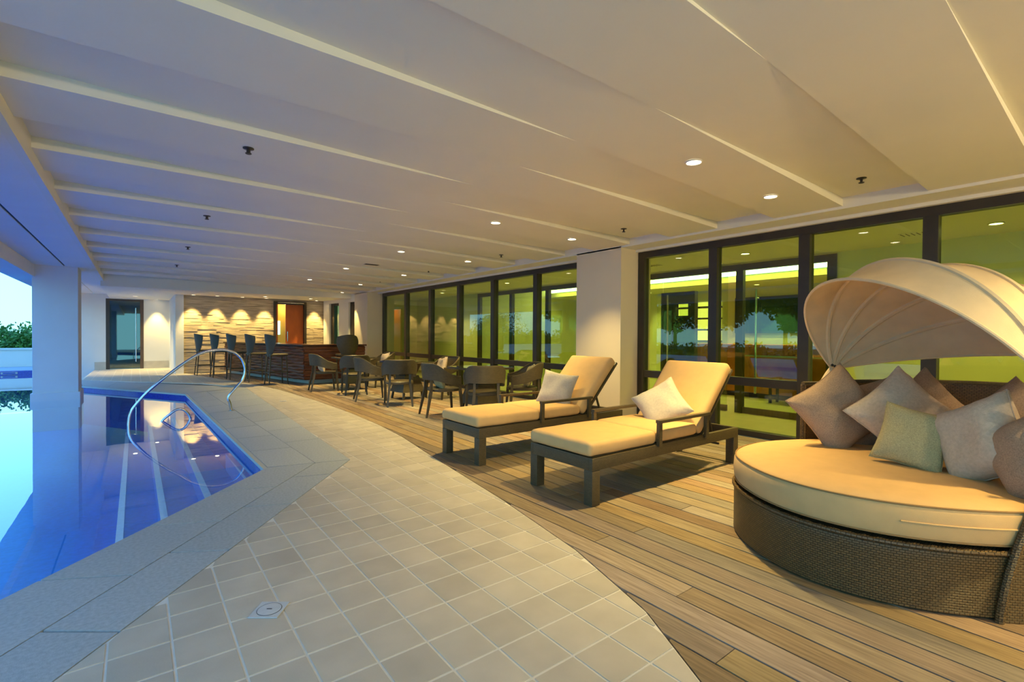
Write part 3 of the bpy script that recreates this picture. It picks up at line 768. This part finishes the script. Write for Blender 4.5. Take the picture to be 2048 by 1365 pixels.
# ================================================================= DAYBED
TH = -.65; eu = Vector((math.cos(TH), math.sin(TH), 0)); ev = Vector((-math.sin(TH), math.cos(TH), 0))
BC = Vector((3.665, .868, 0))
def oval(t, a_=.93, b_=.768, n_=2.25, c=BC):
    ct, st = math.cos(t), math.sin(t)
    return c+eu*(a_*math.copysign(abs(ct)**(2/n_), ct))+ev*(b_*math.copysign(abs(st)**(2/n_), st))
bed = thing('canopy_daybed', 'round brown wicker daybed with tan mattress and folding fabric canopy', 'daybed')
K = 96
def ring_solid(prof, n_=K, **k):
    m_ = MB(); rings = []
    for sc, z in prof:
        rings.append([m_.bm.verts.new((lambda p: (p.x, p.y, z))(BC+(oval(2*PI*i/n_, **k)-BC)*sc)) for i in range(n_)])
    for A, B in zip(rings, rings[1:]):
        for i in range(n_): m_.bm.faces.new((A[i], A[(i+1) % n_], B[(i+1) % n_], B[i]))
    m_.bm.faces.new(rings[0][::-1]); m_.bm.faces.new(rings[-1]); return m_
def ring_uv(o, scale=1.0):
    me = o.data; uvl = me.uv_layers[0]
    for poly in me.polygons:
        if abs(poly.normal.z) > .7: continue
        us = []
        for li in poly.loop_indices:
            c = me.vertices[me.loops[li].vertex_index].co; d_ = c-BC
            us.append(math.atan2(d_.y, d_.x))
        if max(us)-min(us) > PI: us = [u+2*PI if u < 0 else u for u in us]
        for li, u in zip(poly.loop_indices, us): uvl.data[li].uv = (u*.85*scale, me.vertices[me.loops[li].vertex_index].co.z)
o = ring_solid([(.97, .0), (1.0, .012), (1.0, .06), (1.0, .12), (1.0, .18), (1.0, .24), (1.0, .285), (.995, .30), (.96, .30)]).build('wicker_base', M['wicker'], bed, True); ring_uv(o)
br = MB(); br.tube([(p.x, p.y, .302+.002*(i % 2)) for i, p in enumerate([oval(2*PI*i/160) for i in range(160)])], [.011+.003*(i % 2) for i in range(160)], 6, closed=True)
br.build('braided_rim', M['wicker'], bed, True)
# mattress: top dome, piping lines
mt = ring_solid([(.955, .325), (.985, .332), (1.0, .36), (1.005, .41), (1.0, .465), (.985, .488), (.955, .500), (.85, .512), (.65, .520), (.4, .524), (.15, .525)])
mo = mt.build('mattress', M['cushion'], bed, True)
for z, s_ in ((.489, .990), (.336, .992)):
    pts = [(lambda p: (p.x, p.y, z))(BC+(oval(2*PI*i/120)-BC)*s_) for i in range(120)]
    MB().tube(pts, .0045, 6, closed=True).build('piping', M['piping'], mo, True)
zp_ = [(lambda p: (p.x, p.y, .418-.004))(BC+(oval(2*PI*i/240)-BC)*1.0085) for i in range(158, 178)]
MB().tube(zp_, .0045, 6).build('zip_flap', M['cushion'], mo, True)
# wrap-around back
def back_pt(t, s):   # t from far arm (0) to near arm (1) round the rear, s height 0..1
    ang = math.radians(97-200*t+(15*s*s+5*s)*max(0, (t-.85)/.15))   # far arm .. near arm round the rear
    prof = math.sin(PI*min(1, max(0, t)))
    top = .90+.05*prof
    if t < .06: top = .90
    c = Vector((3.70, .845, 0)); p = oval(ang, .95, .86-.065*t, 2.1, c)
    lean = .10*s*prof
    p = c+(p-c)*(1+lean)
    edge = 0
    p.z = .0+s*top
    return p
def edge_shift(t, s):
    p = back_pt(t, s)
    return p
PP = [[edge_shift(i/60, j/14) for j in range(15)] for i in range(61)]
# slope the near arm's front edge backwards as it rises
o = MB().shell(PP, .035).build('wicker_back', M['wicker'], bed, True); ring_uv(o)
MB().tube([PP[i][14]+Vector((0, 0, .005)) for i in range(61)], .020, 8).build('top_rail', M['wickerdark'], bed, True)
MB().tube([PP[60][j] for j in range(15)], .017, 8).build('arm_edge', M['wicker'], bed, True)
MB().tube([PP[0][j] for j in range(15)], .017, 8).build('arm_edge', M['wicker'], bed, True)
# canopy
CC = Vector((3.885, .858, 1.02)); CLn = .79
def rib_pt(phi, s, R_, L_=CLn, off=0):
    c, q = math.cos(s), math.sin(s)
    d_ = Vector((0, 0, 1))*math.cos(phi)-eu*math.sin(phi)
    return CC+ev*(L_*c)+d_*(R_*q)
phis = [.70, .28, -.14, -.56, -.98, -1.39]
Rs = [.80, .765, .71, .70, .74, .815]
def canopy_rows():
    rows = []
    for a_ in range(len(phis)-1):
        for k in range(8):
            f = k/8; phi = phis[a_]+(phis[a_+1]-phis[a_])*f; R_ = Rs[a_]+(Rs[a_+1]-Rs[a_])*f
            sag = 1-.05*math.sin(PI*f)
            rows.append([rib_pt(phi, PI*(.012+.976*j/48), R_*(1-(1-sag)*math.sin(PI*j/48))) for j in range(49)])
    rows.append([rib_pt(phis[-1], PI*(.012+.976*j/48), Rs[-1]) for j in range(49)])
    return rows
cn = MB().shell(canopy_rows(), .004).build('canopy', M['canopy'], bed, True)
for i, (phi, R_) in enumerate(zip(phis, Rs)):
    r_ = .010 if i in (0, len(phis)-1) else .018
    MB().tube([rib_pt(phi, PI*j/48, R_*(.997 if i in (0, 5) else .988)) for j in range(49)], r_, 7).build('canopy_rib', M['canopy'], cn, True)
for s in (1, -1):
    hp = CC+ev*(s*CLn)
    # fabric skirt below the hinge and knotted beads
    m_ = MB(); m_.tube([hp+Vector((0, 0, .02)), hp+Vector((0, 0, -.03)), hp+Vector((0, 0, -.09))], [.015, .045, .075], 12); m_.build('canopy_tail', M['canopy'], cn, True)
    bd_ = MB()
    for k in range(9):
        q = hp+Vector((random.uniform(-.012, .012), random.uniform(-.012, .012), 0))+(-rt*.5*(k-4)*-.028)+Vector((0, 0, -(k-4)*.0085))-fw*.095
        bmesh.ops.create_icosphere(bd_.bm, subdivisions=1, radius=.0125, matrix=Matrix.Translation(q))
    bd_.build('hinge_beads', M['beads'], cn, True)
    MB().tube([hp+Vector((0, 0, -.02)), (hp.x-.02*s, hp.y-.01*s, .86)], .012, 8).build('hinge_post', M['wickerdark'], bed)

# daybed pillows (face direction mostly towards -x / camera)
fd = (-.78, -.45, .32)
pillow('large taupe cushion standing on one corner at the left end of the daybed', M['taupe'], (3.88, 1.285, .755), (-.62, -.72, .26), 34, .50, .50, .20, 3)
pillow('taupe cushion half hidden behind the pale pointed cushion on the daybed', M['taupe'], (4.16, 1.13, .745), (-.85, -.30, .35), 20, .46, .46, .16, 4)
pillow('pale pinkish cushion standing on a corner behind the small olive cushion', M['pale'], (3.93, .93, .765), (-.74, -.55, .34), 42, .48, .48, .17, 5)
pillow('brown cushion peeking out behind the pale pinkish pointed cushion', M['taupe'], (4.21, .87, .76), (-.70, -.60, .30), 38, .46, .46, .15, 6)
pillow('small olive cushion in front of the pale cushions on the daybed', M['green'], (3.59, .805, .685), (-.96, -.10, .32), -11, .335, .355, .15, 7)
pillow('round bulging pale cushion right of the small olive cushion', M['pale'], (3.57, .51, .72), (-.80, .50, .12), 28, .43, .43, .23, 8)
pillow('brown bulging cushion at the right edge of the daybed', M['taupe'], (3.42, .28, .70), (-.85, .42, .2), 40, .42, .42, .23, 9)
pillow('dark brown cushion behind, at the far right of the daybed', M['taupe'], (3.98, .42, .76), (-.8, -.35, .35), 40, .44, .44, .16, 10)

# ================================================================= DINING CHAIRS AND TABLES
def make_chair():
    t = thing('dining_chair', '', 'chair')
    # seat
    pr = []
    m_ = MB(); n_ = 28; rings = []
    for sc, z in ((.94, .385), (1, .392), (1, .425), (.95, .437), (.4, .432)):
        rg = []
        for i in range(n_):
            a_ = 2*PI*i/n_; c, s_ = math.cos(a_), math.sin(a_)
            x = .24*math.copysign(abs(c)**.7, c)*sc+.01; y = .245*math.copysign(abs(s_)**.7, s_)*sc
            rg.append(m_.bm.verts.new((x, y, z)))
        rings.append(rg)
    for A, B in zip(rings, rings[1:]):
        for i in range(n_): m_.bm.faces.new((A[i], A[(i+1) % n_], B[(i+1) % n_], B[i]))
    m_.bm.faces.new(rings[0][::-1]); m_.bm.faces.new(rings[-1]); m_.build('seat', M['chairw'], t, True)
    # wrap-round shell
    rows = []; nn = 36
    for i in range(nn+1):
        a_ = math.radians(-118+236*i/nn); w = abs(a_)/math.radians(118)
        k_ = max(0, (w-.35)/.65); ks = k_*k_*(3-2*k_)
        top = .815-.20*ks; bot = .575-.09*ks
        rx = .285; ry = .285
        x = -math.cos(a_)*rx; y = math.sin(a_)*ry
        if w > .8: x += (w-.8)*.35
        rows.append([Vector((x*1.04*(1+.10*q/6*(1-ks)), y*(1+.06*q/6), bot+(top-bot)*q/6)) for q in range(7)])
    m_ = MB().shell(rows, -.018); m_.build('backrest', M['chairw'], t, True)
    MB().tube([r[-1]+Vector((0, 0, .004)) for r in rows], .013, 7).build('top_rim', M['chairw'], t, True)
    for s in (-1, 1):
        MB().bar((-.225, s*.17, .62), (-.235, s*.175, .40), .036, .036).bar((-.235, s*.175, .40), (-.315, s*.215, 0), .044, .044, .028, .028).build('leg', M['alu'], t)
        MB().bar((.205, s*.25, .60), (.215, s*.245, .40), .036, .036).bar((.215, s*.245, .40), (.245, s*.25, 0), .044, .044, .028, .028).build('leg', M['alu'], t)
    return t
ch0 = make_chair(); used = []
def chair(x, y, deg, label):
    if not used: ch0.location = (x, y, 0); ch0.rotation_euler = (0, 0, math.radians(deg)); ch0['label'] = label; used.append(1); ch0['group'] = 'wicker dining chairs'; return ch0
    return dup(ch0, (x, y, 0), math.radians(deg), label, 'wicker dining chairs')
chair(3.38, 11.25, -8, 'dark wicker dining chair at the left side of the table nearest the bar')
chair(3.72, 10.28, 75, 'dark wicker dining chair with its back to the camera at the table nearest the bar')
chair(4.75, 11.35, 180, 'dark wicker dining chair beside the window at the table nearest the bar')
chair(3.62, 9.10, -15, 'dark wicker dining chair at the left side of the middle table')
chair(3.78, 8.20, 68, 'dark wicker dining chair with its back to the camera at the middle table')
chair(4.92, 8.60, 190, 'dark wicker dining chair beside the window at the middle table')
chair(3.86, 6.78, -12, 'dark wicker dining chair with cushion at the left of the table behind the loungers')
chair(4.12, 5.98, 62, 'dark wicker dining chair with its back to the camera just behind the farther lounger')
chair(5.02, 6.18, 150, 'dark wicker dining chair with cushion by the window behind the farther lounger')
def make_table():
    t = thing('dining_table', '', 'table')
    m_ = MB(); hw = .40
    m_.box(-hw, hw, -hw, -hw+.04, .705, .735).box(-hw, hw, hw-.04, hw, .705, .735).box(-hw, -hw+.04, -hw+.04, hw-.04, .705, .735).box(hw-.04, hw, -hw+.04, hw-.04, .705, .735)
    m_.build('top_frame', M['chairw'], t)
    MB().box(-hw+.005, hw-.005, -hw+.005, hw-.005, .7352, .7432, .002).build('glass_top', M['tableglass'], t)
    m_ = MB()
    m_.prism([(-.25, -.25), (.25, -.25), (.25, .25), (-.25, .25)], .14, .46, [(-.16, -.16), (.16, -.16), (.16, .16), (-.16, .16)])
    m_.prism([(-.12, -.12), (.12, -.12), (.12, .12), (-.12, .12)], .46, .705, [(-.2, -.2), (.2, -.2), (.2, .2), (-.2, .2)])
    m_.build('pedestal', M['chairw'], t)
    for s in (-1, 1):
        for q in (-1, 1): MB().bar((s*.2, q*.2, .14), (s*.22, q*.22, 0), .035, .035).build('leg', M['alu'], t)
    return t
t0 = make_table(); t0.location = (4.03, 11.2, 0); t0['label'] = 'square dark wicker table nearest the bar'; t0['group'] = 'dining tables'
dup(t0, (4.30, 8.95, 0), .1, 'square dark wicker table in the middle of the dining row')
dup(t0, (4.55, 6.72, 0), .05, 'square glass-topped dark wicker table behind the sun loungers, nearest the camera')
pillow('cream cushion in the left chair of the table behind the loungers', M['green'], (3.78, 6.80, .60), (.9, -.2, .3), 5, .38, .38, .12, 11)
pillow('cream cushion in the chair by the window behind the loungers', M['green'], (5.10, 6.12, .60), (-.8, .5, .3), 10, .38, .38, .12, 12)
pillow('woven pale cushion in the window-side chair of the table nearest the bar', M['pale'], (4.84, 11.36, .62), (-.95, 0, .3), 8, .40, .40, .12, 13)
pillow('woven pale cushion in the left chair of the table nearest the bar', M['pale'], (3.28, 11.27, .60), (.95, -.1, .3), 8, .38, .38, .12, 14)
pillow('woven cushion in the window-side chair of the middle table', M['pale'], (4.87, 8.60, .62), (-.95, .15, .3), 8, .40, .40, .12, 15)

# ================================================================= BAR AND STOOLS
bt = thing('bar_counter', 'dark brown wavy timber bar counter with dark top in front of the stone wall', 'bar counter')
pA, pB, pC = Vector((2.28, 17.95)), Vector((3.36, 12.86)), Vector((4.92, 12.86))
def wavy(p, q, z0, z1, out, seed):
    d_ = (q-p); ln = d_.length; n_ = max(8, int(ln/.07)); m_ = MB(); rows = []
    for i in range(n_+1):
        s_ = i/n_; row = []
        for j in range(7):
            v = j/6; zz = z0+(z1-z0)*v+.010*math.sin(s_*ln*9+seed*2.1+v)
            k_ = .006+.026*math.sin(PI*v)*(.55+.45*math.sin(s_*ln*7+seed*1.7))
            pp = p+d_*s_+out*k_; row.append(Vector((pp.x, pp.y, zz)))
        rows.append(row)
    return m_.shell(rows, -.02)
o1 = Vector((pB.y-pA.y, -(pB.x-pA.x))).normalized();  o1 = o1 if o1.x < 0 else -o1
o2 = Vector((0, -1))
body = MB(); body.prism([(pA-o1*.03)[:], (pB+Vector((.03, .03)))[:], (pC+Vector((0, .03)))[:], (pC+Vector((0, .60)))[:], (3.95, 13.46), (2.95, 17.95)], .10, .96)
body.build('bar_body', M['bar'], bt)
kk = MB(); kk.prism([(pA-o1*.14)[:], (pB+Vector((.14, .15)))[:], (pC+Vector((-.05, .15)))[:], (pC+Vector((-.05, .5)))[:], (4.0, 13.35), (2.9, 17.9)], 0, .10)
kk.build('kick_plate', M['kick'], bt)
for r_ in range(11):
    z0 = .11+r_*.077
    wavy(pA, pB, z0, z0+.074, o1, r_).build('timber_course', M['bar'], bt, True)
    wavy(pB, pC, z0, z0+.074, o2, r_+.3).build('timber_course', M['bar'], bt, True)
tp = MB(); tp.prism([(pA+o1*.06)[:], (pB+Vector((-.06, -.06)))[:], (pC+Vector((.03, -.06)))[:], (pC+Vector((.03, .62)))[:], (3.95, 13.5), (2.95, 17.97)], .96, 1.0)
tp.build('bar_top', M['bartop'], bt)
def make_stool():
    t = thing('bar_stool', '', 'bar stool')
    cushion_mesh(-.19, .23, -.20, .20, .72, .77, .02, .006).build('seat', M['chairw'], t, True)
    rows = []
    for i in range(15):
        a_ = -1+2*i/14; row = []
        for j in range(11):
            v = j/10; hw = .12+.16*math.sin(PI/2*min(1, v*1.35))*(1 if v < .75 else math.cos((v-.75)*2.6))
            z = .70+.56*v-.05*a_*a_*v
            row.append(Vector((-.20-.07*v+.13*a_*a_*(.4+v), a_*hw, z)))
        rows.append(row)
    MB().shell(rows, .016).build('backrest', M['chairw'], t, True)
    for s in (-1, 1):
        MB().bar((-.16, s*.11, .73), (-.22, s*.17, 0), .028, .028, .022, .022).build('leg', M['alu'], t)
        MB().bar((.19, s*.16, .73), (.22, s*.19, 0), .028, .028, .022, .022).build('leg', M['alu'], t)
    fr = MB(); c_ = [(-.20, -.145, .30), (.208, -.18, .30), (.208, .18, .30), (-.20, .145, .30)]
    for k in range(4): fr.bar(c_[k], c_[(k+1) % 4], .02, .02)
    fr.build('footrest', M['alu'], t)
    return t
st0 = make_stool()
sp_ = [(1.66, 17.45), (1.96, 16.45), (2.24, 15.40), (2.52, 14.30), (2.80, 13.30)]
names = ['farthest bar stool, leftmost of the row against the stone wall', 'second bar stool from the left along the bar', 'middle bar stool of the row of five',
         'fourth bar stool from the left along the bar', 'nearest bar stool of the row, at the bar corner']
for i, (x, y) in enumerate(sp_):
    lb = 'dark wicker '+names[i]
    if i == 0: st0.location = (x, y, 0); st0.rotation_euler = (0, 0, .12); st0['label'] = lb; st0['group'] = 'bar stools'
    else: dup(st0, (x, y, 0), .12, lb)
dup(st0, (4.22, 12.30, 0), PI/2, 'dark wicker bar stool standing alone at the short right end of the bar')

# ================================================================= POOL RAILS, DRAIN
def smooth_path(p, n=6):
    out = []; P_ = [Vector(q) for q in p]
    for i in range(len(P_)-1):
        a_, b_, c, d_ = P_[max(i-1, 0)], P_[i], P_[i+1], P_[min(i+2, len(P_)-1)]
        for k in range(n):
            t = k/n; out.append(.5*((2*b_)+(-a_+c)*t+(2*a_-5*b_+4*c-d_)*t*t+(-a_+3*b_-3*c+d_)*t**3))
    out.append(P_[-1]); return out
Y = 9.12
t = thing('pool_handrail', 'tall curved polished steel pool handrail arching from coping into water', 'handrail', (0, 0, 0))
MB().tube(smooth_path([(1.248, Y, -.01), (1.225, Y, .12), (1.205, Y, .225), (1.30, Y, .36), (1.408, Y, .50), (1.445, Y, .64), (1.43, Y, .76), (1.38, Y, .87), (1.27, Y, .965), (1.085, Y, 1.005), (.81, Y, .945), (.48, Y, .70), (.175, Y, .414), (.0, Y, .19), (-.052, Y, .09), (-.075, Y, -.02), (-.085, Y, -.25)]), .021, 10).build('rail_tube', M['steel'], t, True)
MB().lathe([(.045, -.002), (.045, .006), (.028, .012)], 16, (1.248, Y)).build('base_flange', M['steel'], t, True)
t = thing('low_pool_rail', 'small low steel rail loop just above the water beyond the handrail', 'handrail')
MB().tube(smooth_path([(.30, 9.3, -.16), (.335, 9.3, -.09), (.42, 9.3, -.01), (.505, 9.3, .055), (.59, 9.3, .06), (.66, 9.3, -.01), (.695, 9.3, -.10), (.70, 9.3, -.2)]), .019, 10).build('rail_tube', M['steel'], t, True)
def drain(x, y, rz, s_, label):
    t = thing('floor_drain', label, 'drain', (x, y, .001), rz)
    MB().box(-s_, s_, -s_, s_, 0, .004, .0015).build('frame', M['drain'], t)
    MB().lathe([(s_*.78, .004), (s_*.78, .0055), (s_*.72, .006)], 28).build('cover', M['drain'], t, True)
    MB().tube([(s_*.80*math.cos(2*PI*k/28), s_*.80*math.sin(2*PI*k/28), .0045) for k in range(28)], .0012, 5, closed=True).build('groove', M['joint'], t)
    MB().box(-.012, .012, -.003, .003, .006, .0066).build('key_slot', M['joint'], t)
drain(.484, 2.428, math.radians(-37), .065, 'pale square floor drain plate set in the tiles near the camera')
drain(2.197, 9.86, 0, .06, 'pale square floor drain plate in the tiles beside the pool handrail')

# ================================================================= OUTSIDE
def leaf_cloud(n, cen, rad, size, seed, sq=1.0):
    rnd = random.Random(seed); vs = []; fs = []
    lobes = [(Vector((rnd.uniform(-.6, .6)*rad[0], rnd.uniform(-.6, .6)*rad[1], rnd.uniform(-.5, .6)*rad[2])), rnd.uniform(.35, .6)) for _ in range(14)]
    for i in range(n):
        c, k_ = rnd.choice(lobes)
        d_ = Vector((rnd.gauss(0, 1), rnd.gauss(0, 1), rnd.gauss(0, 1))).normalized()*(rnd.random()**.35)*k_
        p = Vector(cen)+c+Vector((d_.x*rad[0], d_.y*rad[1], d_.z*rad[2]*sq))
        a_ = Vector((rnd.gauss(0, 1), rnd.gauss(0, 1), rnd.gauss(0, 1))).normalized(); b_ = a_.orthogonal().normalized(); s_ = size*rnd.uniform(.6, 1.4)
        k = len(vs); vs += [p-a_*s_, p+b_*s_*.5, p+a_*s_, p-b_*s_*.5]; fs.append((k, k+1, k+2, k+3))
    return vs, fs
def cloud_obj(name, data, m, parent=None):
    me = bpy.data.meshes.new(name); me.from_pydata([v[:] for v in data[0]], [], data[1]); me.materials.append(m)
    o = link(name, me, parent); return o
vs, fs = [], []
for i in range(26):
    a_, b_ = leaf_cloud(1500, (-13+i*.62, 27.2+.4*(i % 2), .6), (.9, .8, 1.15), .075, 40+i)
    k = len(vs); vs += a_; fs += [tuple(x+k for x in f) for f in b_]
o = cloud_obj('hedge', (vs, fs), M['foliage']); o['kind'] = 'stuff'; o['label'] = 'dense green hedge behind the white parapet at the far side of the pool'; o['category'] = 'hedge'
vs, fs = [], []
for i in range(22):
    a_, b_ = leaf_cloud(700, (-12.2, -3+i*1.3, .1), (.9, .9, .9), .09, 140+i)
    k = len(vs); vs += a_; fs += [tuple(x+k for x in f) for f in b_]
o = cloud_obj('hedge', (vs, fs), M['foliage']); o['kind'] = 'stuff'; o['label'] = 'green hedge along the left side of the pool, seen in reflections'; o['category'] = 'hedge'
spots = [(-8.2, 41, 4.2, 1.6, 'dark tree above the hedge at the left edge of the picture'), (-3.4, 40, 3.3, 1.2, 'dark tree above the hedge beside the pool pillar'),
         (-18, 32, 6.2, 2.6, 'tall tree left of the pool, reflected beside the column'), (-17, 25.5, 5.4, 2.2, 'tree across the pool reflected in the far windows'),
         (-31, 60, 5.2, 4.6, 'broad flat crowned tree far off, reflected in the far windows'), (-33, 82, 6.0, 3.0, 'slim distant tree seen only in reflections'),
         (-17, 16.4, 4.9, 2.2, 'leafy tree across the pool reflected in the near windows'), (-16.5, 12.2, 4.4, 2.0, 'smaller tree across the pool reflected in the near windows'),
         (-18.5, 20.6, 4.8, 2.1, 'tree across the pool, right of the leafy tree seen in the near windows'), (-25, 14.5, 7.2, 2.8, 'taller tree behind the leafy tree across the pool'), (-16.5, 8.2, 4.6, 1.9, 'round tree across the pool between the smaller and the broad tree'),
         (-24, 4, 6.4, 3.2, 'broad tree across the pool, level with the camera'), (-22, -6, 6.2, 3.0, 'tall tree behind the camera side of the pool')]
for i, (x, y, h, r, lb) in enumerate(spots):
    t = thing('tree', lb, 'tree', (x, y, -.6))
    MB().tube([(0, 0, 0), (.05, 0, h*.4), (.0, .06, h*.75)], [.16, .12, .05], 8).build('trunk', M['bark'], t, True)
    o = cloud_obj('crown', leaf_cloud(6500, (0, 0, h*.74), (r, r, r*.75), .11, 300+i), M['foliage2'], t); o['kind'] = 'stuff'
